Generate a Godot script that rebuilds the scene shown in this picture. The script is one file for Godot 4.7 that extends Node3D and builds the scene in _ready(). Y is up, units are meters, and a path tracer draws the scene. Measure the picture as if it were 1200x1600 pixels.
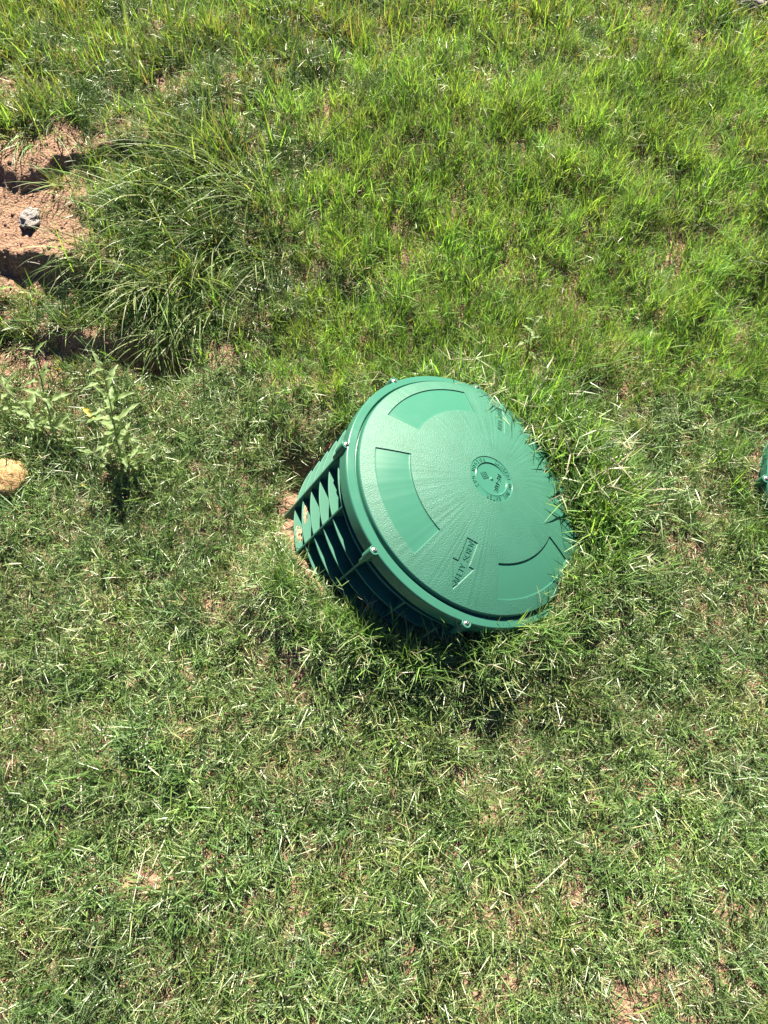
extends Node3D

# ---------------------------------------------------------------- constants
const LID_Y := 0.15                       # height of the lid's rim centre above the lawn
const CAM := Vector3(-0.2, LID_Y + 1.5153, 0.886)
const PITCH := -61.0
const FOV := 67.0
const TILT := -27.956                     # the riser leans over to +x
const SUN_ELEV := 50.0
const SUN_AZ := 0.0                       # 0: the sun stands straight beyond the lid

var rng := RandomNumberGenerator.new()
var n_lump := FastNoiseLite.new()
var n_fine := FastNoiseLite.new()
var n_patch := FastNoiseLite.new()
var n_flow := FastNoiseLite.new()
var riser_inv := Transform3D()
var riser2_inv := Transform3D()
var bare := []                            # [x, z, rx, rz, strength] patches of bare soil
var pits := []
var line1 := []
var line2 := []
var line3 := []

class Buf:
	var v := PackedVector3Array()
	var n := PackedVector3Array()
	var c := PackedColorArray()
	var i := PackedInt32Array()

# ---------------------------------------------------------------- helpers
func sm(a: float, b: float, x: float) -> float:
	var t := clampf((x - a) / (b - a), 0.0, 1.0)
	return t * t * (3.0 - 2.0 * t)

func commit(b: Buf) -> ArrayMesh:
	var a := []
	a.resize(Mesh.ARRAY_MAX)
	a[Mesh.ARRAY_VERTEX] = b.v
	a[Mesh.ARRAY_NORMAL] = b.n
	if b.c.size() == b.v.size():
		a[Mesh.ARRAY_COLOR] = b.c
	for k in range(0, b.i.size(), 3):          # Godot's front faces run clockwise
		var q := b.i[k + 1]
		b.i[k + 1] = b.i[k + 2]
		b.i[k + 2] = q
	a[Mesh.ARRAY_INDEX] = b.i
	var m := ArrayMesh.new()
	m.add_surface_from_arrays(Mesh.PRIMITIVE_TRIANGLES, a)
	return m

func part(called: String, m: Mesh, mat: Material, parent: Node) -> MeshInstance3D:
	var o := MeshInstance3D.new()
	o.name = called
	o.mesh = m
	for s in m.get_surface_count():
		o.set_surface_override_material(s, mat)
	parent.add_child(o, true)
	return o

func tag(o: Node, label: String, category: String, group := "", kind := "") -> void:
	o.set_meta("label", label)
	o.set_meta("category", category)
	if group:
		o.set_meta("group", group)
	if kind:
		o.set_meta("kind", kind)

var used := {}
func thing(called: String, at: Vector3, label: String, category: String, group := "", kind := "") -> Node3D:
	var o := Node3D.new()
	used[called] = used.get(called, -1) + 1
	o.name = called if used[called] == 0 else "%s_%03d" % [called, used[called]]
	add_child(o)
	o.position = at
	tag(o, label, category, group, kind)
	return o

# a grid of nu x nv points from f(i, j) -> Vector3, normals from neighbours
func grid(nu: int, nv: int, f: Callable, closed := false, flip := false, colf = null) -> ArrayMesh:
	var b := Buf.new()
	b.v.resize(nu * nv)
	b.n.resize(nu * nv)
	for i in nu:
		for j in nv:
			b.v[i * nv + j] = f.call(i, j)
	for i in nu:
		for j in nv:
			var i0 := i - 1
			var i1 := i + 1
			if closed:
				i0 = (i0 + nu - 1) % (nu - 1) if i0 < 0 else i0
				i1 = i1 % (nu - 1) if i1 >= nu else i1
			else:
				i0 = maxi(i0, 0)
				i1 = mini(i1, nu - 1)
			var j0 := maxi(j - 1, 0)
			var j1 := mini(j + 1, nv - 1)
			var du := b.v[i1 * nv + j] - b.v[i0 * nv + j]
			var dv := b.v[i * nv + j1] - b.v[i * nv + j0]
			var nn := du.cross(dv).normalized()
			b.n[i * nv + j] = -nn if flip else nn
	if colf != null:
		b.c.resize(nu * nv)
		for i in nu:
			for j in nv:
				b.c[i * nv + j] = colf.call(i, j)
	for i in nu - 1:
		for j in nv - 1:
			var p := i * nv + j
			if flip:
				b.i.append_array(PackedInt32Array([p, p + 1, p + nv, p + 1, p + nv + 1, p + nv]))
			else:
				b.i.append_array(PackedInt32Array([p, p + nv, p + 1, p + 1, p + nv, p + nv + 1]))
	return commit(b)

# one grass blade: a tapering, bending strip
func blade(b: Buf, base: Vector3, dir: Vector3, length: float, width: float, bend: float, col: Color, segs := 3, side_in := Vector3.ZERO, fold := 0.35) -> Vector3:
	var d := dir.normalized()
	var side := side_in
	if side == Vector3.ZERO:
		side = d.cross(Vector3.UP)
		if side.length() < 0.05:
			side = Vector3.RIGHT
		side = side.normalized().rotated(d, rng.randf_range(-0.9, 0.9))
	var p := base
	var first := b.v.size()
	for k in segs + 1:
		var t := float(k) / segs
		var w := width * 0.5 * (1.0 - pow(t, 2.2)) * (0.72 + 0.28 * sin(minf(t * 3.0, 1.57)))
		if k == segs:
			w = width * 0.03
		side = (side - d * side.dot(d)).normalized()
		var nn := side.cross(d).normalized()
		b.v.append(p - side * w)
		b.v.append(p + side * w)
		b.n.append((nn - side * fold).normalized())
		b.n.append((nn + side * fold).normalized())
		b.c.append(col)
		b.c.append(col)
		if k < segs:
			var q := first + k * 2
			b.i.append_array(PackedInt32Array([q, q + 1, q + 2, q + 1, q + 3, q + 2]))
		d = (d + Vector3.DOWN * bend / segs).normalized()
		p += d * length / segs
	return p

# a thin round stem through given points
func tube(b: Buf, pts: Array, r0: float, r1: float, col: Color, sides := 5) -> void:
	var first := b.v.size()
	var m := pts.size()
	for k in m:
		var d: Vector3 = (pts[mini(k + 1, m - 1)] - pts[maxi(k - 1, 0)]).normalized()
		var a := d.cross(Vector3(0.31, 0.2, 0.93)).normalized()
		var c := d.cross(a)
		var r := lerpf(r0, r1, float(k) / maxi(m - 1, 1))
		for s in sides:
			var g := TAU * s / sides
			var nn := a * cos(g) + c * sin(g)
			b.v.append(pts[k] + nn * r)
			b.n.append(nn)
			b.c.append(col)
	for k in m - 1:
		for s in sides:
			var p := first + k * sides + s
			var q := first + k * sides + (s + 1) % sides
			b.i.append_array(PackedInt32Array([p, q, p + sides, q, q + sides, p + sides]))

func lin(r: float, g: float, b: float) -> Color:      # a linear base colour for albedo_color
	return Color(r, g, b).linear_to_srgb()

func mat(c: Color, rough: float, spec := 0.5) -> StandardMaterial3D:
	var m := StandardMaterial3D.new()
	m.albedo_color = c
	m.roughness = rough
	m.metallic_specular = spec
	return m

func noise_tex(freq: float, octaves: int, size := 512, seed_ := 1, ramp = null, kind := FastNoiseLite.TYPE_SIMPLEX_SMOOTH) -> NoiseTexture2D:
	var n := FastNoiseLite.new()
	n.seed = seed_
	n.noise_type = kind
	n.frequency = freq
	n.fractal_octaves = octaves
	var t := NoiseTexture2D.new()
	t.width = size
	t.height = size
	t.seamless = true
	t.noise = n
	if ramp != null:
		var g := Gradient.new()
		g.offsets = ramp[0]
		g.colors = ramp[1]
		t.color_ramp = g
	return t

# ---------------------------------------------------------------- terrain
func poly(line: Array, x: float) -> float:
	if x <= line[0].x:
		return line[0].z
	for k in line.size() - 1:
		if x < line[k + 1].x:
			return lerpf(line[k].z, line[k + 1].z, (x - line[k].x) / (line[k + 1].x - line[k].x))
	return line[line.size() - 1].z

func base_height(x: float, z: float) -> float:
	return 0.2 * sm(-0.35, -1.5, z) + 0.03 * sm(-1.6, -2.6, z)

func height(x: float, z: float, detail := true) -> float:
	var h := base_height(x, z)
	var left := 1.0 - sm(-0.98, -0.72, x)
	if left > 0.0 and not line1.is_empty():
		var wob := n_flow.get_noise_2d(x * 9.0, z * 3.0) * 0.03 + n_fine.get_noise_2d(x * 1.3, z) * 0.016
		var st := 0.05 * sm(0.0, 0.035, poly(line1, x) - z + wob) + 0.07 * sm(0.0, 0.022, poly(line2, x) - z + wob) + 0.036 * sm(0.0, 0.02, poly(line3, x) - z + wob) + 0.03 * sm(0.03, 0.4, poly(line2, x) - z)
		st += 0.02 * sm(0.15, 0.9, poly(line3, x) - z)
		h = lerpf(h, st, left)
	for p in pits:
		var dx: float = (x - p[0]) / p[2]
		var dz: float = (z - p[1]) / p[2]
		var q := dx * dx + dz * dz
		if q < 4.0:
			h -= p[3] * exp(-q * 1.6)
	# the soil has settled round the riser, most on its low side
	var l := riser_inv * Vector3(x, 0.0, z)
	var r := sqrt(l.x * l.x + l.z * l.z)
	if r < 0.75:
		var low := sm(-0.05, 0.3, l.x)
		var back := sm(0.0, -0.3, l.z)
		var front := sm(-0.04, 0.22, l.z)
		h -= (0.012 - 0.012 * low * back + 0.004 * back - 0.075 * front) * (1.0 - sm(0.32, 0.52, r))
	if detail:
		h += n_lump.get_noise_2d(x, z) * 0.024 + n_fine.get_noise_2d(x, z) * (0.004 + 0.003 * left)
	return h

func bareness(x: float, z: float) -> float:
	var k := 0.0
	for p in bare:
		var dx: float = (x - p[0]) / p[2]
		var dz: float = (z - p[1]) / p[3]
		var q := sqrt(dx * dx + dz * dz)
		if q < 1.5:
			q += n_flow.get_noise_2d(x * 6.0, z * 6.0) * 0.45
			k = maxf(k, p[4] * (1.0 - sm(0.75, 1.1, q)))
	return k

# the point on the ground under a pixel of the 1200 x 1600 photograph
func at_px(px: float, py: float, lift := 0.0) -> Vector3:
	var f := 800.0 / tan(deg_to_rad(FOV / 2.0))
	var d := Vector3((px - 600.0) / f, -(py - 800.0) / f, -1.0).normalized().rotated(Vector3.RIGHT, deg_to_rad(PITCH))
	var t := 1.0
	while t < 8.0:
		var p := CAM + d * t
		if p.y - lift < height(p.x, p.z, false):
			break
		t += 0.006
	return CAM + d * t

func inside_riser(p: Vector3) -> bool:
	var l := riser_inv * p
	if l.y < 0.02 and Vector2(l.x, l.z).length() < 0.328:
		return true
	var l2 := riser2_inv * p
	return l2.y < 0.02 and Vector2(l2.x, l2.z).length() < 0.328

# ---------------------------------------------------------------- grass tufts
func pick(cols: Array) -> Color:
	var c: Color = cols[rng.randi() % cols.size()]
	var k := rng.randf_range(0.78, 1.25)
	return Color(c.r * k * rng.randf_range(0.92, 1.08), c.g * k, c.b * k * rng.randf_range(0.85, 1.15))

# creeping shoots with short leaves on either side
func shoot_tuft(shoots: int, stem_len: Vector2, leaves: Vector2i, leaf_len: Vector2, leaf_w: float, lean: Vector2, cols: Array, spread: float, opens := Vector2(0.5, 1.25), bends := Vector2(-0.1, 0.7)) -> ArrayMesh:
	var b := Buf.new()
	for s in shoots:
		var az := rng.randf() * TAU
		var tilt := deg_to_rad(rng.randf_range(lean.x, lean.y))
		var d := Vector3(sin(tilt) * cos(az), cos(tilt), sin(tilt) * sin(az))
		var p := Vector3(rng.randf_range(-spread, spread), -0.006, rng.randf_range(-spread, spread))
		var length := rng.randf_range(stem_len.x, stem_len.y)
		var count := rng.randi_range(leaves.x, leaves.y)
		var col := pick(cols)
		var side := d.cross(Vector3.UP).normalized().rotated(d, rng.randf() * TAU)
		var pts := []
		for k in 4:
			pts.append(p)
			d = (d + Vector3(rng.randf_range(-0.14, 0.14), rng.randf_range(-0.1, 0.22), rng.randf_range(-0.14, 0.14))).normalized()
			p += d * length / 3.0
		tube(b, pts, 0.0007, 0.0004, Color(col.r * 1.25, col.g * 1.1, col.b * 1.2), 3)
		for k in count:
			var t := (float(k) + 0.5 + rng.randf_range(-0.3, 0.3)) / count
			var q: Vector3 = pts[int(t * 2.99)].lerp(pts[int(t * 2.99) + 1], fposmod(t * 2.99, 1.0))
			var ax: Vector3 = (pts[int(t * 2.99) + 1] - pts[int(t * 2.99)]).normalized()
			var out := side * (1.0 if k % 2 == 0 else -1.0)
			out = out.rotated(ax, rng.randf_range(-0.7, 0.7))
			var open := rng.randf_range(opens.x, opens.y)
			blade(b, q, ax * cos(open) + out * sin(open), rng.randf_range(leaf_len.x, leaf_len.y), leaf_w * rng.randf_range(0.7, 1.25), rng.randf_range(bends.x, bends.y), pick([col, col, pick(cols)]), 3)
	return commit(b)

# loose blades straight from the ground
func blade_tuft(count: int, length: Vector2, width: Vector2, lean: Vector2, bend: Vector2, cols: Array, spread: float, lean_to := Vector3.ZERO, segs := 4) -> ArrayMesh:
	var b := Buf.new()
	for s in count:
		var az := rng.randf() * TAU
		var tilt := deg_to_rad(rng.randf_range(lean.x, lean.y))
		var d := (Vector3(sin(tilt) * cos(az), cos(tilt), sin(tilt) * sin(az)) + lean_to * rng.randf_range(0.6, 1.3)).normalized()
		var g := sqrt(rng.randf()) * spread
		var a2 := rng.randf() * TAU
		blade(b, Vector3(cos(a2) * g, -0.008, sin(a2) * g), d, rng.randf_range(length.x, length.y), rng.randf_range(width.x, width.y), rng.randf_range(bend.x, bend.y), pick(cols), segs)
	return commit(b)

# dry litter lying flat
func litter_tuft(count: int, length: Vector2, width: Vector2, cols: Array, spread: float, high: float) -> ArrayMesh:
	var b := Buf.new()
	for s in count:
		var az := rng.randf() * TAU
		var d := Vector3(cos(az), rng.randf_range(-0.08, 0.28), sin(az))
		var p := Vector3(rng.randf_range(-spread, spread), rng.randf_range(0.001, high), rng.randf_range(-spread, spread))
		blade(b, p, d, rng.randf_range(length.x, length.y), rng.randf_range(width.x, width.y), rng.randf_range(0.0, 0.4), pick(cols), 2)
	return commit(b)

# a bare stem with the three or four spread fingers of a lawn grass in seed
func seed_tuft(count: int, length: Vector2, cols: Array, lean: Vector2, spread: float) -> ArrayMesh:
	var b := Buf.new()
	for s in count:
		var az := rng.randf() * TAU
		var tilt := deg_to_rad(rng.randf_range(lean.x, lean.y))
		var d := Vector3(sin(tilt) * cos(az), cos(tilt), sin(tilt) * sin(az))
		var p := Vector3(rng.randf_range(-spread, spread), 0.0, rng.randf_range(-spread, spread))
		var length_ := rng.randf_range(length.x, length.y)
		var col := pick(cols)
		var pts := []
		for k in 5:
			pts.append(p)
			d = (d + Vector3(rng.randf_range(-0.1, 0.1), -0.05, rng.randf_range(-0.1, 0.1))).normalized()
			p += d * length_ / 4.0
		tube(b, pts, 0.0008, 0.0005, col, 4)
		var tip: Vector3 = pts[4]
		if rng.randf() < 0.75:
			var turn := rng.randf() * TAU
			for k in rng.randi_range(3, 4):
				var out := d.cross(Vector3(0.3, 0.1, 0.9)).normalized().rotated(d, turn + TAU * k / 3.6)
				blade(b, tip, d * 0.5 + out, rng.randf_range(0.018, 0.034), 0.0016, 0.25, col, 3)
		for k in 3:
			var q: Vector3 = pts[1 + k % 3]
			blade(b, q, (d + Vector3(rng.randf_range(-1, 1), 0.1, rng.randf_range(-1, 1))).normalized(), rng.randf_range(0.025, 0.06), 0.0018, 0.5, pick(cols), 3)
	return commit(b)

func scatter(parent: Node3D, called: String, meshes: Array, xf: Array, tints: Array, m: Material) -> void:
	for k in meshes.size():
		var mine := []
		for i in range(k, xf.size(), meshes.size()):
			mine.append(i)
		if mine.is_empty():
			continue
		var mm := MultiMesh.new()
		mm.transform_format = MultiMesh.TRANSFORM_3D
		mm.use_colors = true
		mm.mesh = meshes[k]
		mm.instance_count = mine.size()
		for i in mine.size():
			mm.set_instance_transform(i, xf[mine[i]])
			mm.set_instance_color(i, tints[mine[i]])
		var o := MultiMeshInstance3D.new()
		o.name = called
		o.multimesh = mm
		o.material_override = m
		o.set_meta("kind", "stuff")
		parent.add_child(o, true)

func place(x: float, z: float, scale_: float, lean: float, sink := 0.0) -> Transform3D:
	var y := height(x, z) - sink
	var bs := Basis(Vector3.UP, rng.randf() * TAU).scaled(Vector3.ONE * scale_)
	var ax := Vector3(rng.randf_range(-1, 1), 0, rng.randf_range(-1, 1)).normalized()
	bs = Basis(ax, rng.randf() * lean) * bs
	return Transform3D(bs, Vector3(x, y, z))

# ---------------------------------------------------------------- the riser
const DOME_H := 0.0674
const DOME_0 := 0.012
const DOME_R := 0.292
const PAD_IN := 0.190
const PAD_OUT := 0.2633
const EMB_R := 0.0565
const ARROWS := [107.2, 287.2]
const PADS := [[28.2, 84.2], [130.2, 186.6], [208.2, 265.0], [310.2, 366.6]]
const ARW := 11.0                          # half angle of the lid sector that holds an arrow
const ARW_IN := 0.150
const ARW_OUT := 0.286

func dome(r: float) -> float:
	return DOME_0 + DOME_H * (1.0 - (r / 0.3) * (r / 0.3))

# the moulded lid has faint radial facets
func ripple(deg: float) -> float:
	var a := deg_to_rad(deg)
	return n_flow.get_noise_2d(cos(a) * 13.0 + 70.0, sin(a) * 13.0) * 0.00036 + n_flow.get_noise_2d(cos(a) * 31.0 + 90.0, sin(a) * 31.0) * 0.00011

func surf(r: float, deg: float) -> float:
	return dome(r) + ripple(deg) * sm(0.058, 0.16, r) * (1.0 - sm(0.284, 0.2915, r))

func polar(r: float, deg: float, y: float) -> Vector3:
	return Vector3(r * cos(deg_to_rad(deg)), y, r * sin(deg_to_rad(deg)))

# signed depth of the arrow: a along the radius, b across it; 1 inside
func arrow_in(a: float, b: float) -> float:
	var tail := 0.163
	var neck := 0.2155
	var tip := 0.271
	var w := absf(b)
	var d := -1.0
	if a < neck + 0.0006:
		d = minf(minf(a - tail, 0.0135 - w), 0.01)
	if a >= neck - 0.0006:
		var slope := 0.0265 * (tip - a) / (tip - neck)
		d = maxf(d, minf(a - neck, (slope - w) * 0.9))
	return sm(-0.0006, 0.0006, d)

func text_into(st: SurfaceTool, s: String, size: float, depth: float, xf: Transform3D, mono := false) -> void:
	var tm := TextMesh.new()
	var fnt := SystemFont.new()
	fnt.font_names = PackedStringArray(["Droid Sans Mono" if mono else "Droid Sans"])
	fnt.font_weight = 700
	tm.font = fnt
	tm.text = s
	tm.font_size = 32
	tm.pixel_size = size / 23.0
	tm.depth = depth
	tm.curve_step = 2.0
	for k in tm.get_surface_count():
		st.append_from(tm, k, xf)

# lays letters on the dome: centre at (r, deg), text runs along `along`, its up is `up`
func dome_frame(r: float, deg: float, along: Vector3, sink: float) -> Transform3D:
	var p := polar(r, deg, dome(r) - sink)
	var slope := 2.0 * DOME_H * r / 0.09
	var nn := Vector3(slope * cos(deg_to_rad(deg)), 1.0, slope * sin(deg_to_rad(deg))).normalized()
	var x := (along - nn * along.dot(nn)).normalized()
	return Transform3D(Basis(x, nn.cross(x), nn), p)

func lathe(pts: Array, steps := 180) -> ArrayMesh:
	return grid(steps + 1, pts.size(), func(i: int, j: int): return polar(pts[j].x, 360.0 * i / steps, pts[j].y), true, false)

func box_into(b: Buf, xf: Transform3D, lo: Vector3, hi: Vector3, bev := 0.0) -> void:
	var f := [[Vector3(1, 0, 0), Vector3(0, 1, 0), Vector3(0, 0, 1)], [Vector3(0, 1, 0), Vector3(0, 0, 1), Vector3(1, 0, 0)], [Vector3(0, 0, 1), Vector3(1, 0, 0), Vector3(0, 1, 0)]]
	var c := (lo + hi) / 2.0
	var e := (hi - lo) / 2.0
	for k in 3:
		for s in [-1.0, 1.0]:
			var nn: Vector3 = f[k][0] * s
			var q := b.v.size()
			for g in [[-1, -1], [1, -1], [1, 1], [-1, 1]]:
				var p: Vector3 = c + (f[k][0] * s + f[k][1] * g[0] + f[k][2] * g[1]) * e
				b.v.append(xf * p)
				b.n.append((xf.basis * nn).normalized())
			b.i.append_array(PackedInt32Array([q, q + 1, q + 2, q, q + 2, q + 3]) if s > 0 else PackedInt32Array([q, q + 2, q + 1, q, q + 3, q + 2]))

func build_riser(root: Node3D, plastic: Material, smooth_plastic: Material, pad_plastic: Material, wall_mat: Material, steel: Material, dirt: Material, full: bool) -> void:
	var tone := FastNoiseLite.new()
	tone.seed = 77
	tone.frequency = 1.0
	# rings and rays on which the lid's surface is cut
	var rings := [EMB_R]
	for r in [0.075, 0.095, 0.115, 0.135, ARW_IN, 0.17, PAD_IN, 0.205, 0.22, 0.235, 0.25, PAD_OUT, 0.275, ARW_OUT, 0.289, DOME_R]:
		rings.append(r)
	var cuts := []                          # [from, to, kind]
	for p in PADS:
		cuts.append([fposmod(p[0], 360.0), p[1] - p[0], "pad"])
	for a in ARROWS:
		cuts.append([fposmod(a - ARW, 360.0), ARW * 2.0, "arrow"])
	var rays := []
	for k in 481:
		rays.append(k * 0.75)
	for c in cuts:
		rays.append(c[0])
		rays.append(fposmod(c[0] + c[1], 360.0))
	rays.sort()
	var clean := [0.0]
	for r in rays:
		if r - clean[clean.size() - 1] > 0.02:
			clean.append(r)
	var b := Buf.new()
	var nr := rings.size()
	for g in clean:
		for r in rings:
			var slope: float = 2.0 * DOME_H * r / 0.09
			var round_: float = (surf(r, g + 0.2) - surf(r, g - 0.2)) / (deg_to_rad(0.4) * r)
			var nn := (Vector3(slope * cos(deg_to_rad(g)), 1.0, slope * sin(deg_to_rad(g))) - polar(round_, g + 90.0, 0.0)).normalized()
			b.v.append(polar(r, g, surf(r, g)))
			b.n.append(nn)
	for i in clean.size() - 1:
		var mid: float = (clean[i] + clean[i + 1]) / 2.0
		var kind := ""
		for c in cuts:
			if fposmod(mid - c[0], 360.0) < c[1]:
				kind = c[2]
		for j in nr - 1:
			var rm: float = (rings[j] + rings[j + 1]) / 2.0
			if full and kind == "pad" and rm > PAD_IN and rm < PAD_OUT:
				continue
			if full and kind == "arrow" and rm > ARW_IN and rm < ARW_OUT:
				continue
			var p := i * nr + j
			b.i.append_array(PackedInt32Array([p, p + nr, p + 1, p + 1, p + nr, p + nr + 1]))
	# outer lip of the lid: shoulder, groove, raised rim, skirt
	var de := dome(DOME_R)
	var lip := []
	for q in [[DOME_R, de], [0.2930, de - 0.0008], [0.2940, de - 0.0024], [0.2944, de - 0.006], [0.2946, 0.0022], [0.2952, 0.0012], [0.2962, 0.0008], [0.2974, 0.0010], [0.2980, 0.0022], [0.2984, 0.0046], [0.2992, 0.0056], [0.3002, 0.0060], [0.3008, 0.0058], [0.308, 0.0040], [0.3148, 0.0023], [0.3158, 0.0019], [0.3168, 0.0009], [0.3174, -0.0006], [0.3177, -0.0024], [0.3178, -0.004], [0.3182, -0.016], [0.3186, -0.028], [0.3182, -0.0295], [0.3170, -0.0300], [0.3150, -0.0298], [0.3142, -0.028], [0.313, -0.010], [0.290, -0.008]]:
		lip.append(Vector2(q[0], q[1]))
	var lid := part("lid", commit(b), plastic, root)
	part("lid_rim", lathe(lip, 240), smooth_plastic, lid)
	if not full:
		part("lid_boss", grid(73, 12, func(i: int, j: int): return polar(EMB_R * j / 11.0, 5.0 * i, dome(EMB_R * j / 11.0)), true, false), smooth_plastic, lid)
	else:
		var depth := 0.0028
		# four smooth sunken pads
		for p in PADS:
			var na := 60
			var ns := 16
			var prof := [Vector2(PAD_IN, 0.0), Vector2(PAD_IN + 0.0004, -depth * 0.7), Vector2(PAD_IN + 0.0011, -depth)]
			for k in range(1, ns):
				prof.append(Vector2(lerpf(PAD_IN, PAD_OUT, float(k) / ns), -depth))
			prof.append_array([Vector2(PAD_OUT - 0.0011, -depth), Vector2(PAD_OUT - 0.0004, -depth * 0.7), Vector2(PAD_OUT, 0.0)])
			var angs := [[p[0], 0.0], [p[0] + 0.1, 0.7], [p[0] + 0.28, 1.0]]
			for k in range(1, na):
				angs.append([lerpf(p[0] + 0.28, p[1] - 0.28, float(k) / na), 1.0])
			angs.append_array([[p[1] - 0.28, 1.0], [p[1] - 0.1, 0.7], [p[1], 0.0]])
			part("pad", grid(angs.size(), prof.size(), func(i: int, j: int): return polar(prof[j].x, angs[i][0], surf(prof[j].x, angs[i][0]) + prof[j].y * angs[i][1])), pad_plastic, lid)
		# two arrows with raised words
		for a in ARROWS:
			var nu := 120
			var nv := 170
			var hgt := func(i: int, j: int):
				var r := lerpf(ARW_IN, ARW_OUT, float(j) / (nv - 1))
				var g := lerpf(-ARW, ARW, float(i) / (nu - 1))
				return polar(r, a + g, surf(r, a + g) - 0.0019 * arrow_in(r * cos(deg_to_rad(g)), r * sin(deg_to_rad(g))))
			var ar := part("arrow", grid(nu, nv, hgt), plastic, lid)
			var st := SurfaceTool.new()
			st.begin(Mesh.PRIMITIVE_TRIANGLES)
			var word := "SAFETY SCREW"
			for k in word.length():
				if word[k] == " ":
					continue
				var r := 0.2610 - k * 0.0082
				var inward := -polar(1.0, a, 0.0)
				text_into(st, word[k], 0.0120, 0.0016, dome_frame(r, a, inward, 0.0014), true)
			part("lettering", st.commit(), smooth_plastic, ar)
		# round emblem in the middle
		var em := [Vector2(EMB_R, 0.0), Vector2(EMB_R - 0.0005, -0.0011), Vector2(EMB_R - 0.0014, -0.0016), Vector2(0.048, -0.0016), Vector2(0.0425, -0.0016), Vector2(0.0418, -0.0004), Vector2(0.0406, -0.0004), Vector2(0.0398, -0.0026), Vector2(0.0386, -0.003)]
		for k in range(1, 10):
			em.append(Vector2(lerpf(0.0386, 0.0052, k / 9.0), -0.003 - 0.001 * sin(k / 9.0 * 1.57)))
		em.append_array([Vector2(0.0040, -0.0035), Vector2(0.0032, -0.0022), Vector2(0.0018, -0.0013), Vector2(0.0001, -0.001)])
		em.reverse()
		var emb := part("emblem", grid(145, em.size(), func(i: int, j: int): return polar(em[j].x, 2.5 * i, dome(em[j].x) + em[j].y), true, false), smooth_plastic, lid)
		var st2 := SurfaceTool.new()
		st2.begin(Mesh.PRIMITIVE_TRIANGLES)
		var up_deg := 17.2
		var words := "DANGER! DO NOT ENTER"
		for k in words.length():
			if words[k] == " ":
				continue
			var g := up_deg + (k - (words.length() - 1) / 2.0) * 9.3
			var tangent := polar(1.0, g + 90.0, 0.0)
			text_into(st2, words[k], 0.0085, 0.0016, dome_frame(0.0488, g, tangent, 0.0011), true)
		var words2 := "POISON GAS"
		for k in words2.length():
			if words2[k] == " ":
				continue
			var g := up_deg + 180.0 - (k - (words2.length() - 1) / 2.0) * 11.5
			var tangent := polar(1.0, g - 90.0, 0.0)
			text_into(st2, words2[k], 0.0085, 0.0016, dome_frame(0.0488, g, tangent, 0.0011), true)
		var name_ := "TUF-TITE"
		for k in name_.length():
			var off := (k - 3.5) * 0.0064
			var p := polar(0.0165, up_deg, 0.0) + polar(off, up_deg + 90.0, 0.0)
			text_into(st2, name_[k], 0.0098, 0.0022, dome_frame(Vector2(p.x, p.z).length(), rad_to_deg(atan2(p.z, p.x)), polar(1.0, up_deg + 90.0, 0.0), 0.0026), true)
		part("lettering", st2.commit(), smooth_plastic, emb)
		# the small diamond of dots under the word
		var bd := Buf.new()
		for i in 4:
			for j in 4:
				var p := polar(0.009 + (i + j) * 0.0031, up_deg + 180.0, 0.0) + polar((i - j) * 0.0031, up_deg + 90.0, 0.0)
				var fr := dome_frame(Vector2(p.x, p.z).length(), rad_to_deg(atan2(p.z, p.x)), Vector3(1, 0, 0), 0.0036)
				fr.basis = fr.basis.rotated(fr.basis.z.normalized(), deg_to_rad(45.0))
				box_into(bd, fr, Vector3(-0.0016, -0.0016, -0.001), Vector3(0.0016, 0.0016, 0.0014))
		part("dot_mark", commit(bd), smooth_plastic, emb)
	# the riser below: wall, ring fins, upright ribs with screw posts
	part("wall", lathe([Vector2(0.288, -0.004), Vector2(0.286, -0.03), Vector2(0.283, -0.2), Vector2(0.281, -0.46)], 180), wall_mat, root)
	for k in (6 if full else 2):
		var y := -0.050 - 0.050 * k
		var ro := 0.3125
		part("ring_fin", lathe([Vector2(0.280, y + 0.0035), Vector2(ro - 0.001, y + 0.0022), Vector2(ro, y + 0.0012), Vector2(ro, y - 0.0012), Vector2(ro - 0.001, y - 0.0022), Vector2(0.280, y - 0.0035)], 180), wall_mat, root)
	for k in 16:
		var deg := 96.34 + 22.5 * k
		var bb := Buf.new()
		var fr := Transform3D(Basis(Vector3.UP, -deg_to_rad(deg)), Vector3.ZERO)
		if k % 2 == 0:
			box_into(bb, fr, Vector3(0.279, -0.36, -0.0022), Vector3(0.3185, -0.032, 0.0022))
		else:
			box_into(bb, fr, Vector3(0.279, -0.36, -0.0019), Vector3(0.3135, -0.047, 0.0019))
			box_into(bb, fr, Vector3(0.279, -0.047, -0.0019), Vector3(0.298, -0.031, 0.0019))
		part("rib", commit(bb), wall_mat, root)
		if k % 2 == 0:
			var c := polar(0.3180, deg, 0.0)
			var post := lathe([Vector2(0.0001, 0.0010), Vector2(0.0082, 0.0010), Vector2(0.0090, 0.0020), Vector2(0.0104, 0.0020), Vector2(0.0112, 0.0006), Vector2(0.0110, -0.034), Vector2(0.0086, -0.036), Vector2(0.0066, -0.0365), Vector2(0.0064, -0.058), Vector2(0.0001, -0.059)], 24)
			var pn := part("screw_post", post, smooth_plastic, root)
			pn.position = c
			var sc := part("screw", lathe([Vector2(0.0013, 0.0042), Vector2(0.0017, 0.0049), Vector2(0.0030, 0.0046), Vector2(0.0042, 0.0034), Vector2(0.0046, 0.0018), Vector2(0.0064, 0.0017), Vector2(0.0066, 0.0012)], 20), steel, pn)
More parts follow.
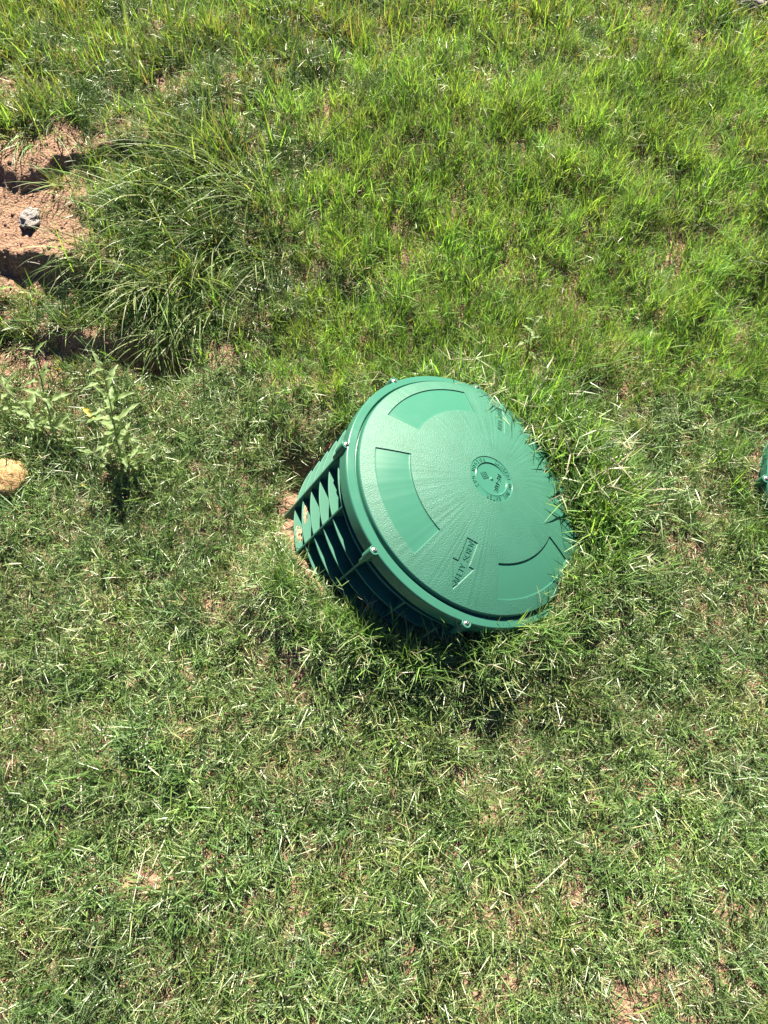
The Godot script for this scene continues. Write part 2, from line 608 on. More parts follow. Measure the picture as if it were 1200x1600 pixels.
			part("screw_socket", lathe([Vector2(0.0001, 0.0026), Vector2(0.0014, 0.0027), Vector2(0.0015, 0.0043)], 8), mat(lin(0.02, 0.02, 0.02), 0.6), pn)
			sc.rotation.y = k
	if full:
		# sandy soil that has settled on the lower ledges, between the ribs
		for s in [[172.0, 185.5, -0.250, 0.297, 0.3105], [168.0, 178.0, -0.300, 0.286, 0.311], [178.0, 186.0, -0.150, 0.285, 0.29], [141.6, 146.5, -0.05, 0.286, 0.295], [122.0, 126.0, -0.05, 0.286, 0.295]]:
			var f := func(i: int, j: int):
				var u := i / 24.0
				var w := j / 12.0
				var lump := sin(u * PI) * sin(w * PI)
				return polar(lerpf(s[3], s[4], w), lerpf(s[0], s[1], u), s[2] + 0.0005 + 0.009 * lump * (0.55 + 0.9 * tone.get_noise_2d(u * 5.0 + s[0], w * 4.0)))
			part("settled_soil", grid(25, 13, f, false, false), dirt, root)

# ---------------------------------------------------------------- small things
func rock_mesh(r: Vector3, rough: float, seed_: int, dents := 3.0) -> ArrayMesh:
	var n := FastNoiseLite.new()
	n.seed = seed_
	n.frequency = 1.0
	n.fractal_octaves = 4
	var nu := 49
	var nv := 30
	var f := func(i: int, j: int):
		var a := TAU * i / (nu - 1)
		var e := -PI / 2.0 + PI * j / (nv - 1)
		var d := Vector3(cos(e) * cos(a), sin(e), cos(e) * sin(a))
		var k := 1.0 + rough * n.get_noise_3dv(d * dents) + rough * 0.35 * n.get_noise_3dv(d * dents * 4.0)
		return d * r * k
	return grid(nu, nv, f, true, true)

func leaf_mesh(length: float, width: float, droop: float, wave: float, seed_: int) -> ArrayMesh:
	var f := func(i: int, j: int):
		var t := i / 14.0
		var s := (j - 3) / 3.0
		var w := width * 0.5 * pow(sin(PI * pow(minf(t * 0.97 + 0.03, 1.0), 0.75)), 0.9) + 0.0006
		var x := s * w * (1.0 + wave * 0.35 * sin(t * 19.0 + seed_ + s))
		var y := -droop * length * t * t + 0.25 * droop * length * t + absf(s) * w * 0.45 + wave * w * 0.5 * absf(s) * sin(t * 19.0 + s * 2.0 + seed_)
		return Vector3(x, y, -t * length * (1.0 - 0.3 * droop * t))
	return grid(15, 7, f, false, true)

func weed(at: Vector3, label: String, stems: Array, leafm: Material, stemm: Material, leaf_meshes: Array, group := "") -> Node3D:
	var o := thing("leafy_weed", at, label, "weed", group)
	for s in stems:
		var b := Buf.new()
		var pts := []
		var p := Vector3(s[0], -0.01, s[1])
		var d := Vector3(s[2], s[3], s[4]).normalized()
		var length: float = s[5]
		for k in 7:
			pts.append(p)
			d = (d + Vector3(rng.randf_range(-0.09, 0.09), 0.04, rng.randf_range(-0.09, 0.09))).normalized()
			p += d * length / 6.0
		tube(b, pts, 0.0026, 0.0012, Color(1, 1, 1), 6)
		part("stem", commit(b), stemm, o)
		var count: int = s[6]
		var turn := rng.randf() * TAU
		for k in count:
			var t := 0.22 + 0.78 * k / float(count - 1)
			var q: Vector3 = pts[int(t * 5.99)].lerp(pts[int(t * 5.99) + 1], fposmod(t * 5.99, 1.0)) if t < 1.0 else pts[6]
			var lf := part("leaf", leaf_meshes[rng.randi() % leaf_meshes.size()], leafm, o)
			turn += 2.4
			var up := lerpf(0.15, 0.75, t) + rng.randf_range(-0.2, 0.2)
			var size := lerpf(1.15, 0.55, t) * rng.randf_range(0.8, 1.2) * float(s[7])
			lf.position = q
			lf.basis = (Basis(Vector3.UP, turn) * Basis(Vector3.RIGHT, up) * Basis(Vector3.BACK, rng.randf_range(-0.4, 0.4))).scaled(Vector3.ONE * size)
	return o

func _ready() -> void:
	rng.seed = 4711
	# ------------------------------------------------ camera, sky, sun, exposure
	var cam := Camera3D.new()
	cam.name = "camera"
	cam.fov = FOV
	cam.near = 0.05
	cam.far = 300.0
	cam.position = CAM
	cam.rotation_degrees = Vector3(PITCH, 0, 0)
	add_child(cam)
	cam.current = true
	var env := Environment.new()
	env.background_mode = Environment.BG_SKY
	var sky := ProceduralSkyMaterial.new()
	sky.sky_top_color = Color(0.27, 0.47, 0.80)
	sky.sky_horizon_color = Color(0.66, 0.76, 0.86)
	sky.ground_bottom_color = Color(0.25, 0.27, 0.18)
	sky.ground_horizon_color = Color(0.5, 0.52, 0.45)
	sky.sky_curve = 0.12
	sky.sky_energy_multiplier = 0.40
	env.sky = Sky.new()
	env.sky.sky_material = sky
	env.tonemap_mode = Environment.TONE_MAPPER_LINEAR
	env.tonemap_exposure = 4.1
	env.sdfgi_enabled = true
	env.ssao_enabled = true
	env.ssil_enabled = true
	var we := WorldEnvironment.new()
	we.name = "world_environment"
	we.environment = env
	add_child(we)
	var sun := DirectionalLight3D.new()
	sun.name = "sun"
	sun.light_energy = 1.6
	sun.light_color = Color(1.0, 0.955, 0.88)
	sun.light_angular_distance = 0.53
	sun.shadow_enabled = true
	sun.rotation_degrees = Vector3(-SUN_ELEV, 180.0 + SUN_AZ, 0)
	add_child(sun)

	# ------------------------------------------------ noises and the lie of the land
	n_lump.seed = 3
	n_lump.frequency = 5.0
	n_lump.fractal_octaves = 3
	n_fine.seed = 9
	n_fine.frequency = 34.0
	n_fine.fractal_octaves = 3
	n_patch.seed = 21
	n_patch.frequency = 2.2
	n_patch.fractal_octaves = 3
	n_flow.seed = 5
	n_flow.frequency = 1.0
	n_flow.fractal_octaves = 3
	var rise := Transform3D(Basis(Vector3.BACK, deg_to_rad(TILT)), Vector3(0, LID_Y, 0))
	riser_inv = rise.affine_inverse()
	riser2_inv = Transform3D(Basis.IDENTITY, Vector3(0, -5, 0))
	var base2 := at_px(1384, 788)
	var rise2 := Transform3D(Basis(Vector3.BACK, deg_to_rad(-3.0)) * Basis(Vector3.RIGHT, deg_to_rad(10.0)), base2 + Vector3(0, 0.042, 0))
	riser2_inv = rise2.affine_inverse()
	var l1 := []
	var l2 := []
	var l3 := []
	for p in [[-260, 500], [0, 520], [70, 548], [150, 552], [215, 552], [262, 545], [300, 520]]:
		l1.append(at_px(p[0], p[1]))
	for p in [[-260, 400], [0, 424], [50, 432], [100, 440], [150, 452], [240, 470]]:
		l2.append(at_px(p[0], p[1]))
	for p in [[-260, 270], [0, 292], [40, 298], [80, 285], [120, 255], [200, 240]]:
		l3.append(at_px(p[0], p[1]))
	line1 = l1
	line2 = l2
	line3 = l3
	for p in [[262, 572, 0.085, 0.14], [215, 560, 0.07, 0.05], [120, 556, 0.06, 0.03]]:
		var g := at_px(p[0], p[1])
		pits.append([g.x, g.z, p[2], p[3]])
	for p in [[40, 350, 0.24, 0.20, 1.0], [-60, 350, 0.3, 0.22, 1.0], [35, 240, 0.22, 0.12, 1.0], [110, 215, 0.13, 0.06, 0.95], [-80, 250, 0.3, 0.12, 1.0],
			[60, 440, 0.2, 0.07, 1.0], [150, 545, 0.17, 0.05, 0.95], [240, 565, 0.09, 0.07, 1.0], [60, 560, 0.16, 0.05, 0.9], [60, 610, 0.14, 0.07, 0.55],
			[265, 135, 0.08, 0.05, 0.9], [190, 200, 0.08, 0.05, 0.7], [30, 130, 0.1, 0.06, 0.7], [1085, 70, 0.12, 0.05, 0.75], [1000, 25, 0.14, 0.05, 0.6], [640, 95, 0.16, 0.04, 0.6], [880, 140, 0.1, 0.04, 0.5],
			[460, 1000, 0.05, 0.045, 0.45], [445, 1050, 0.035, 0.03, 0.35], [1150, 910, 0.09, 0.05, 0.2], [1080, 850, 0.08, 0.05, 0.2]]:
		var g := at_px(p[0], p[1])
		bare.append([g.x, g.z, p[2], p[3], p[4]])
	# the hollow gap on the high side of the riser
	pits.append([0.24, -0.44, 0.2, -0.06])
	pits.append([-0.42, -0.17, 0.09, 0.11])
	pits.append([-0.44, -0.05, 0.06, 0.05])
	bare.append([-0.41, -0.16, 0.05, 0.10, 0.7])

	# ------------------------------------------------ ground: one sheet, fine near the camera
	var xs := []
	var zs := []
	var k0 := -2.2
	while k0 < 1.9:
		xs.append(k0)
		k0 += 0.0125
	k0 = -2.8
	while k0 < 1.35:
		zs.append(k0)
		k0 += 0.0125
	var step := 0.04
	while xs[0] > -90.0:
		xs.push_front(xs[0] - step)
		xs.append(xs[xs.size() - 1] + step)
		zs.push_front(zs[0] - step)
		zs.append(zs[zs.size() - 1] + step)
		step *= 1.22
	var gm := StandardMaterial3D.new()
	gm.albedo_color = lin(0.285, 0.192, 0.140)      # red clay soil
	gm.roughness = 0.95
	gm.metallic_specular = 0.2
	gm.uv1_triplanar = true
	gm.uv1_world_triplanar = true
	gm.uv1_scale = Vector3(3.1, 3.1, 3.1)
	gm.albedo_texture = noise_tex(0.02, 5, 1024, 12, [PackedFloat32Array([0.0, 0.35, 0.55, 0.75, 1.0]), PackedColorArray([Color(0.62, 0.56, 0.52), Color(0.84, 0.8, 0.78), Color(0.93, 0.92, 0.9), Color(1, 0.98, 0.95), Color(1, 1, 1)])])
	gm.heightmap_enabled = true
	gm.heightmap_texture = noise_tex(0.035, 6, 1024, 15)
	gm.heightmap_scale = 0.7
	var gf := func(i: int, j: int): return Vector3(xs[i], height(xs[i], zs[j], absf(xs[i]) < 6.0 and absf(zs[j]) < 6.0), zs[j])
	var ground := part("ground", grid(xs.size(), zs.size(), gf, false, true), gm, self)
	ground.set_meta("kind", "structure")
	ground.set_meta("label", "reddish clay soil under patchy grass with crumbling ledges")
	ground.set_meta("category", "ground")
	print("ground ", Time.get_ticks_msec())

	# ------------------------------------------------ the green riser and its lid
	var plastic := StandardMaterial3D.new()
	plastic.albedo_color = lin(0.032, 0.143, 0.096)
	plastic.roughness = 0.56
	plastic.metallic_specular = 0.5
	plastic.uv1_triplanar = true
	plastic.uv1_scale = Vector3(1.5, 1.5, 1.5)
	plastic.uv1_offset = Vector3(0.5, 0.5, 0.5)
	plastic.albedo_texture = noise_tex(0.01, 5, 1024, 30, [PackedFloat32Array([0.0, 0.35, 0.6, 1.0]), PackedColorArray([Color(0.86, 0.9, 0.88), Color(0.93, 0.95, 0.94), Color(0.97, 0.97, 0.97), Color(1, 0.99, 0.98)])])
	plastic.heightmap_enabled = true
	plastic.heightmap_texture = noise_tex(0.11, 2, 2048, 31)
	plastic.heightmap_scale = 0.10
	var slick := StandardMaterial3D.new()
	slick.albedo_color = lin(0.036, 0.144, 0.098)
	slick.metallic_specular = 0.4
	slick.uv1_triplanar = true
	slick.uv1_scale = Vector3(4, 4, 4)
	slick.roughness = 0.36
	slick.roughness_texture = noise_tex(0.008, 5, 512, 33, [PackedFloat32Array([0.0, 0.5, 1.0]), PackedColorArray([Color(0.55, 0.55, 0.55), Color(0.72, 0.72, 0.72), Color(1, 1, 1)])])
	var padm: StandardMaterial3D = slick.duplicate()
	padm.roughness = 0.5
	padm.metallic_specular = 0.26
	var wallm := StandardMaterial3D.new()
	wallm.albedo_color = lin(0.036, 0.144, 0.098)
	wallm.roughness = 0.5
	wallm.uv1_triplanar = true
	wallm.uv1_scale = Vector3(5, 5, 5)
	wallm.albedo_texture = noise_tex(0.012, 5, 512, 36, [PackedFloat32Array([0.0, 0.45, 0.75, 1.0]), PackedColorArray([Color(0.8, 0.85, 0.8), Color(1, 1, 1), Color(1, 1, 1), Color(1, 0.97, 0.9)])])
	var steel := mat(lin(0.24, 0.24, 0.23), 0.5)
	steel.metallic = 1.0
	var sand := StandardMaterial3D.new()
	sand.albedo_color = lin(0.38, 0.27, 0.17)
	sand.roughness = 0.95
	sand.uv1_triplanar = true
	sand.uv1_scale = Vector3(14, 14, 14)
	sand.heightmap_enabled = true
	sand.heightmap_texture = noise_tex(0.05, 4, 512, 37)
	sand.heightmap_scale = 0.3
	var riser := thing("septic_riser", Vector3.ZERO, "leaning ribbed green plastic tank riser with a domed screwed-down lid", "tank riser")
	riser.transform = rise
	build_riser(riser, plastic, slick, padm, wallm, steel, sand, true)
	var riser2 := thing("septic_riser", Vector3.ZERO, "green plastic riser lid almost buried in the lawn with only its edge showing", "tank riser")
	riser2.transform = rise2
	build_riser(riser2, plastic, slick, padm, wallm, steel, sand, false)
	print("riser ", Time.get_ticks_msec())

	# ------------------------------------------------ grass
	var green := Color(0.120, 0.205, 0.055)
	var pale := Color(0.275, 0.34, 0.165)
	var dull := Color(0.130, 0.195, 0.070)
	var lime := Color(0.270, 0.440, 0.125)
	var deep := Color(0.060, 0.120, 0.028)
	var tan_ := Color(0.31, 0.25, 0.15)
	var brown := Color(0.15, 0.105, 0.06)
	var gmat := StandardMaterial3D.new()
	gmat.vertex_color_use_as_albedo = true
	gmat.roughness = 0.42
	gmat.metallic_specular = 0.55
	gmat.backlight_enabled = true
	gmat.backlight = Color(0.97, 1.0, 0.62)
	gmat.cull_mode = BaseMaterial3D.CULL_DISABLED
	var smat: StandardMaterial3D = gmat.duplicate()
	smat.backlight = Color(0.55, 0.6, 0.38)
	smat.roughness = 0.36
	smat.metallic_specular = 0.6
	var drym := StandardMaterial3D.new()
	drym.vertex_color_use_as_albedo = true
	drym.roughness = 0.75
	drym.metallic_specular = 0.3
	drym.cull_mode = BaseMaterial3D.CULL_DISABLED

	var short_cols := [dull, dull, dull, green, green, pale, deep, green, green]
	var lush_cols := [green, lime, lime, lime, lime, pale]
	var coarse_cols := [green, lime, lime, pale, dull, tan_]
	var dry_cols := [tan_, brown, brown, pale, Color(0.34, 0.30, 0.21), Color(0.20, 0.16, 0.10)]
	# single tufts for edges, and patches of nine tufts for open lawn
	var short := []
	var short9 := []
	var lush := []
	var lush9 := []
	var coarse := []
	var coarse9 := []
	var litter := []
	var litter9 := []
	for k in 6:
		short.append(shoot_tuft(4, Vector2(0.020, 0.056), Vector2i(5, 8), Vector2(0.016, 0.044), 0.0021, Vector2(15, 78), short_cols, 0.014, Vector2(0.4, 1.15), Vector2(-0.15, 0.4)))
		lush.append(shoot_tuft(5, Vector2(0.03, 0.07), Vector2i(4, 7), Vector2(0.024, 0.055), 0.0019, Vector2(2, 38), lush_cols, 0.014, Vector2(0.12, 0.7)))
		coarse.append(blade_tuft(12, Vector2(0.03, 0.09), Vector2(0.0024, 0.0046), Vector2(5, 60), Vector2(0.1, 1.2), coarse_cols, 0.018))
		litter.append(litter_tuft(8, Vector2(0.012, 0.04), Vector2(0.0010, 0.0024), dry_cols, 0.016, 0.012))
	for k in 12:
		short9.append(shoot_tuft(42, Vector2(0.020, 0.056), Vector2i(5, 8), Vector2(0.016, 0.044), 0.0021, Vector2(15, 78), short_cols, 0.031, Vector2(0.4, 1.15), Vector2(-0.15, 0.4)))
	for k in 8:
		lush9.append(shoot_tuft(31, Vector2(0.03, 0.07), Vector2i(4, 7), Vector2(0.024, 0.055), 0.0019, Vector2(2, 38), lush_cols, 0.031, Vector2(0.12, 0.7)))
		coarse9.append(blade_tuft(90, Vector2(0.03, 0.10), Vector2(0.0024, 0.0048), Vector2(5, 62), Vector2(0.1, 1.2), coarse_cols, 0.040))
	for k in 6:
		litter9.append(litter_tuft(48, Vector2(0.012, 0.045), Vector2(0.0010, 0.0026), dry_cols, 0.036, 0.009))
	var seeds := []
	for k in 8:
		seeds.append(seed_tuft(3, Vector2(0.05, 0.12), [pale, dull, Color(0.32, 0.30, 0.17), green], Vector2(5, 60), 0.02))

	var lists := {}
	for k in ["short", "lush", "coarse", "litter", "seeds", "short9", "lush9", "coarse9", "litter9"]:
		lists[k] = [[], []]
	var cell := 0.058
	var z := -3.6
	while z < 1.75:
		var x := -2.9
		while x < 2.5:
			var cx0 := x + rng.randf_range(-0.012, 0.012)
			var cz0 := z + rng.randf_range(-0.012, 0.012)
			x += cell
			# is this cell open lawn, or does an edge run through it?
			var open := true
			var l := riser_inv * Vector3(cx0, 0.0, cz0)
			var lb := riser2_inv * Vector3(cx0, 0.0, cz0)
			if Vector2(l.x, l.z).length() < 0.47 or Vector2(lb.x, lb.z).length() < 0.47:
				open = false
			if open:
				for q in [[0.0, 0.0], [-0.03, -0.03], [0.03, -0.03], [-0.03, 0.03], [0.03, 0.03]]:
					if bareness(cx0 + q[0], cz0 + q[1]) > 0.02:
						open = false
						break
			for i in (1 if open else 9):
				var px := cx0
				var pz := cz0
				if not open:
					px += (i % 3 - 1) * cell / 3.0 + rng.randf_range(-0.009, 0.009)
					pz += (i / 3 - 1) * cell / 3.0 + rng.randf_range(-0.009, 0.009)
				var sfx := "9" if open else ""
				var bn := 0.0 if open else bareness(px, pz)
				if not open and inside_riser(Vector3(px, height(px, pz, false) + 0.005, pz)):
					continue
				if bn > rng.randf():
					if rng.randf() < (0.10 if px < -0.75 else 0.7):
						lists.litter[0].append(place(px, pz, rng.randf_range(0.4, 0.8), 0.3))
						lists.litter[1].append(Color(1, 1, 1))
					continue
				var pt := n_patch.get_noise_2d(px, pz)
				var pf := n_flow.get_noise_2d(px * 7.0, pz * 7.0)
				var far := sm(-1.25, -1.65, pz)                                    # the rough bank beyond
				var lushness := sm(-0.22, -0.5, pz + 0.16 * pt) * sm(-0.62, -0.25, px + 0.2 * pf) * (1.0 - 0.85 * far)
				var left := (1.0 - sm(-0.75, -0.35, px)) * sm(-0.3, -0.6, pz)
				var bright := 1.0 + 0.35 * pt - 0.3 * pf
				var dead := sm(0.12, 0.5, n_patch.get_noise_2d(px * 2.3 + 40.0, pz * 2.3)) * (1.0 - 0.7 * lushness)
				if rng.randf() < 0.95 + 0.05 * dead:
					lists["litter" + sfx][0].append(place(px, pz, rng.randf_range(0.8, 1.15), 0.15))
					lists["litter" + sfx][1].append(Color(1, 1, 1) * rng.randf_range(0.8, 1.15))
				if rng.randf() < dead * 0.05:
					continue
				var tint := Color(bright * rng.randf_range(0.9, 1.12), bright, bright * rng.randf_range(0.85, 1.15))
				var kind := "short"
				var scale_ := rng.randf_range(0.78, 1.22) * (1.0 + 0.55 * pf)
				if rng.randf() < lushness:
					kind = "lush"
				elif rng.randf() < maxf(far, left * 0.6) * 0.75:
					kind = "coarse"
				lists[kind + sfx][0].append(place(px, pz, scale_, 0.2 if open else 0.45))
				lists[kind + sfx][1].append(tint)
				if rng.randf() < (0.3 if open else 0.035):
					lists.seeds[0].append(place(px, pz, rng.randf_range(0.6, 1.05), 0.5))
					lists.seeds[1].append(tint)
		z += cell
	# taller seeding stems crowd against the riser
	for k in 640:
		var g := rng.randf() * 360.0
		if g > 150.0 and g < 235.0 and rng.randf() < 0.6:
			continue
		var far_side := sm(225.0, 280.0, g) if g > 180.0 else 1.0 - sm(0.0, 40.0, g)
		var near_side := sm(30.0, 60.0, g) * (1.0 - sm(120.0, 155.0, g))
		var w := rise * polar(0.332 + rng.randf() * rng.randf() * 0.14, g, (0.155 * cos(deg_to_rad(g)) - 0.15) / 0.883)
		var px := w.x
		var pz := w.z
		if inside_riser(Vector3(px, height(px, pz, false), pz)):
			continue
		var tall := 1.0 + 0.7 * far_side + 0.2 * near_side
		if k % 3 == 0:
			lists.seeds[0].append(place(px, pz, rng.randf_range(0.55, 0.95) * tall, 0.35))
			lists.seeds[1].append(Color(1, 1, 1))
		var which := "lush" if rng.randf() < maxf(0.3, far_side) else "short"
		lists[which][0].append(place(px + rng.randf_range(-0.01, 0.01), pz + rng.randf_range(-0.01, 0.01), rng.randf_range(0.75, 1.2) * tall, 0.3))
		lists[which][1].append(Color(0.9, 0.95, 1.0))
	# a dense stand of tall stems leans in over the low edge of the lid
	for k in 210:
		var g := rng.randf_range(268.0, 362.0)
		var w := rise * polar(0.331 + rng.randf() * rng.randf() * 0.09, g, (0.155 * cos(deg_to_rad(g)) - 0.15) / 0.883)
		var which := "seeds" if k % 3 == 0 else "lush"
		lists[which][0].append(place(w.x, w.z, rng.randf_range(1.3, 2.3), 0.35))
		lists[which][1].append(Color(0.9, 0.92, 1.0))
	for k in 70:
		var g := rng.randf_range(120.0, 250.0)
		var w := rise2 * polar(0.331 + rng.randf() * rng.randf() * 0.1, g, -0.03)
		var which := "seeds" if k % 4 == 0 else "lush"
		lists[which][0].append(place(w.x, w.z, rng.randf_range(0.8, 1.35), 0.4))
		lists[which][1].append(Color(0.9, 0.95, 1.0))
	# farther out, where only another viewpoint would look
	var outer := [[], []]
	for k in 5000:
		var px := rng.randf_range(-7.0, 7.0)
		var pz := rng.randf_range(-8.0, 6.0)
		if px > -2.9 and px < 2.5 and pz > -3.6 and pz < 1.75:
			continue
		outer[0].append(place(px, pz, rng.randf_range(1.3, 2.2), 0.4))
		outer[1].append(Color(1, 1, 1))
	var lawn := thing("lawn_grass", Vector3.ZERO, "short matted creeping lawn grass with dry thatch", "grass", "", "stuff")
	scatter(lawn, "short_tufts", short, lists.short[0], lists.short[1], smat)
	scatter(lawn, "short_tufts", short9, lists.short9[0], lists.short9[1], smat)
	scatter(lawn, "dry_thatch", litter, lists.litter[0], lists.litter[1], drym)
	scatter(lawn, "dry_thatch", litter9, lists.litter9[0], lists.litter9[1], drym)
	scatter(lawn, "seed_stems", seeds, lists.seeds[0], lists.seeds[1], smat)
	scatter(lawn, "outer_tufts", coarse9.slice(0, 4), outer[0], outer[1], gmat)
	var meadow := thing("lush_grass", Vector3.ZERO, "bright upright fresh green grass on the rise behind the riser", "grass", "", "stuff")
	scatter(meadow, "lush_tufts", lush, lists.lush[0], lists.lush[1], gmat)
	scatter(meadow, "lush_tufts", lush9, lists.lush9[0], lists.lush9[1], gmat)
	var rough := thing("coarse_grass", Vector3.ZERO, "coarse broad-bladed grass on the rough bank along the top", "grass", "", "stuff")
	scatter(rough, "coarse_tufts", coarse, lists.coarse[0], lists.coarse[1], gmat)
	scatter(rough, "coarse_tufts", coarse9, lists.coarse9[0], lists.coarse9[1], gmat)
	print("grass ", lists.short[0].size(), " ", lists.lush[0].size(), " ", lists.coarse[0].size(), " ", lists.short9[0].size(), " ", lists.lush9[0].size(), " ", lists.coarse9[0].size(), " ", Time.get_ticks_msec())

	# ------------------------------------------------ clumps of long grass
	for p in [[330, 250, -0.5, 0.1, 0.16, 0.30, 70], [400, 300, -0.5, 0.25, 0.14, 0.28, 70], [280, 300, -0.7, 0.1, 0.14, 0.28, 60], [350, 370, -0.55, 0.4, 0.12, 0.26, 70], [240, 350, -0.6, 0.3, 0.12, 0.26, 60],
			[300, 420, -0.4, 0.6, 0.10, 0.24, 80], [230, 430, -0.35, 0.7, 0.10, 0.22, 70], [180, 400, -0.7, 0.4, 0.10, 0.2, 50], [290, 470, -0.15, 0.8, 0.09, 0.2, 70], [200, 470, -0.4, 0.7, 0.08, 0.18, 50], [420, 400, -0.3, 0.35, 0.1, 0.2, 60], [340, 470, -0.1, 0.7, 0.08, 0.18, 50], [70, 205, 0.1, 0.7, 0.06, 0.13, 60], [20, 208, 0.0, 0.6, 0.06, 0.12, 60], [130, 395, -0.5, 0.3, 0.07, 0.15, 40], [110, 290, -0.6, 0.4, 0.06, 0.14, 30], [255, 520, -0.2, 0.9, 0.08, 0.16, 60]]:
		var g := at_px(p[0], p[1])
		var o := thing("long_grass_clump", g, "long arching grass clump drooping over the eroded soil ledge", "grass clump", "long grass along the eroded ledge")
		part("blades", blade_tuft(p[6], Vector2(p[4] * 1.2, p[5] * 1.35), Vector2(0.0022, 0.0046), Vector2(5, 55), Vector2(0.5, 1.9), [green, dull, pale, deep, pale, lime, Color(0.22, 0.27, 0.10)], 0.07, Vector3(p[2], 0, p[3]), 6), gmat, o)
	for p in [[40, 60], [110, 30], [190, 70], [270, 40], [340, 60], [430, 25], [520, 50], [620, 45], [700, 30], [790, 85], [860, 30], [960, 60], [1040, 90], [1120, 30], [1180, 70], [150, 110], [60, 170], [220, 130], [1150, 130], [560, 75], [20, 195]]:
		var g := at_px(p[0], p[1])
		var o := thing("bunch_grass", g, "upright bunch of coarse yellow-green grass on the rough bank", "grass clump", "bunch grass on the rough bank")
		part("blades", blade_tuft(46, Vector2(0.06, 0.17), Vector2(0.0028, 0.0055), Vector2(3, 48), Vector2(0.1, 0.9), [lime, lime, green, pale, Color(0.2, 0.25, 0.05), tan_], 0.045, Vector3(rng.randf_range(-0.25, 0.25), 0, 0.0), 5), gmat, o)
	# broad-bladed single plants
	for p in [[430, 240, 9, Vector3(0.1, 0, 0.0), Vector2(0.08, 0.16), "wide-bladed grass plant rising above the finer bright grass"], [1215, 452, 7, Vector3(-1.5, 0.0, -0.1), Vector2(0.22, 0.40), "long wide-bladed grass plant reaching in over the bright grass"], [1222, 640, 5, Vector3(-1.4, 0, 0.4), Vector2(0.16, 0.26), "long pale-edged grass blades arching in above the buried lid"], [90, 1545, 8, Vector3(0.5, 0, -0.2), Vector2(0.07, 0.14), "wide light green blade cluster lying in the short lawn"], [335, 1330, 4, Vector3(0.3, 0, -0.6), Vector2(0.05, 0.12), "few broad green blades sprouting alone from the short lawn"]]:
		var g := at_px(p[0], p[1])
		var o := thing("wide_blade_grass", g, p[5], "grass plant")
		part("blades", blade_tuft(p[2], p[4], Vector2(0.0045, 0.0075), Vector2(5, 32), Vector2(0.2, 0.8), [green, Color(0.10, 0.19, 0.045), lime], 0.015, p[3], 7), gmat, o)
	# single long stems that stand out
	for p in [[475, 250, 640, 118, 0.12, "single dark grass stem slanting above the bright grass", deep], [200, 380, 0, 318, 0.05, "thin dark stem reaching across the pink soil ledge", deep], [905, 528, 975, 562, 0.03, "short brown dead stem lying in the grass behind the lid", brown], [40, 409, 72, 416, 0.035, "pale forked twig over the shaded soil face", Color(0.45, 0.41, 0.36)], [200, 1455, 228, 1325, 0.03, "straight pale straw lying on the short lawn", Color(0.42, 0.4, 0.32)], [830, 1395, 900, 1330, 0.03, "bleached straw in the lawn below the lid", Color(0.42, 0.4, 0.3)]]:
		var a := at_px(p[0], p[1], 0.03)
		var e := at_px(p[2], p[3], p[4])
		var o := thing("grass_stem", a, p[5], "stem")
		var b := Buf.new()
		var pts := []
		for k in 8:
			var t := k / 7.0
			pts.append((e - a) * t + Vector3(0, 0.02 * sin(t * PI), 0) * (e - a).length() * 3.0)
		var r0: float = 0.0022 if p[4] > 0.1 else 0.0013
		tube(b, pts, r0, r0 * 0.5, p[6], 6)
		part("stalk", commit(b), drym, o)

	# ------------------------------------------------ weeds with grey-green leaves
	var leafm := StandardMaterial3D.new()
	leafm.albedo_color = lin(0.135, 0.205, 0.08)
	leafm.roughness = 0.6
	leafm.backlight_enabled = true
	leafm.backlight = Color(0.8, 0.85, 0.5)
	leafm.cull_mode = BaseMaterial3D.CULL_DISABLED
	var stemm := mat(lin(0.22, 0.24, 0.15), 0.7)
	var leaves := []
	for k in 6:
		leaves.append(leaf_mesh(rng.randf_range(0.055, 0.08), rng.randf_range(0.011, 0.0155), rng.randf_range(0.25, 0.6), 0.7, k * 3))
	weed(at_px(88, 690), "spreading grey-green weed with wavy leaves next to the round tan rock", [[0, 0, -0.6, 0.8, -0.35, 0.23, 13, 1.2], [0.005, 0, -0.08, 1.0, -0.55, 0.26, 14, 1.2], [0, 0.004, 0.3, 0.7, 0.1, 0.12, 8, 1.0]], leafm, stemm, leaves)
	weed(at_px(195, 735), "upright grey-green weed with wavy leaves beside the dark hollow", [[0, 0, -0.08, 1.0, -0.42, 0.31, 19, 1.3], [0.004, 0.002, 0.4, 0.8, 0.1, 0.14, 9, 1.1], [0, 0, -0.5, 0.6, 0.0, 0.12, 6, 1.0]], leafm, stemm, leaves)
	weed(at_px(823, 555), "small lone grey-green weed in bright grass above the lid", [[0, 0, 0.02, 1.0, -0.1, 0.15, 9, 0.75]], leafm, stemm, leaves)
	weed(at_px(-8, 470), "grey-green weed against the shaded soil face at the ledge foot", [[0, 0, 0.2, 1.0, -0.1, 0.12, 9, 0.9], [0, 0, 0.1, 0.8, 0.4, 0.08, 6, 0.8]], leafm, stemm, leaves)
	# fallen yellow leaves
	var yel := mat(lin(0.33, 0.25, 0.02), 0.6)
	for p in [[150, 655, 0.05, 0.9, "curled yellow leaf hanging among the grey-green weeds", 1.2], [135, 757, 0.012, 2.0, "small yellow leaf fallen in the short lawn below the weeds", 0.55]]:
		var o := part("fallen_leaf" if p[5] > 1.0 else "fallen_leaf_001", leaf_mesh(0.05, 0.010, 0.3, 0.6, 3), yel, self)
		o.position = at_px(p[0], p[1], p[2])
		o.rotation = Vector3(0.3, p[3], 0.2)
		o.scale = Vector3.ONE * p[5]
		tag(o, p[4], "leaf")

	# ------------------------------------------------ stones
	var tanm := StandardMaterial3D.new()
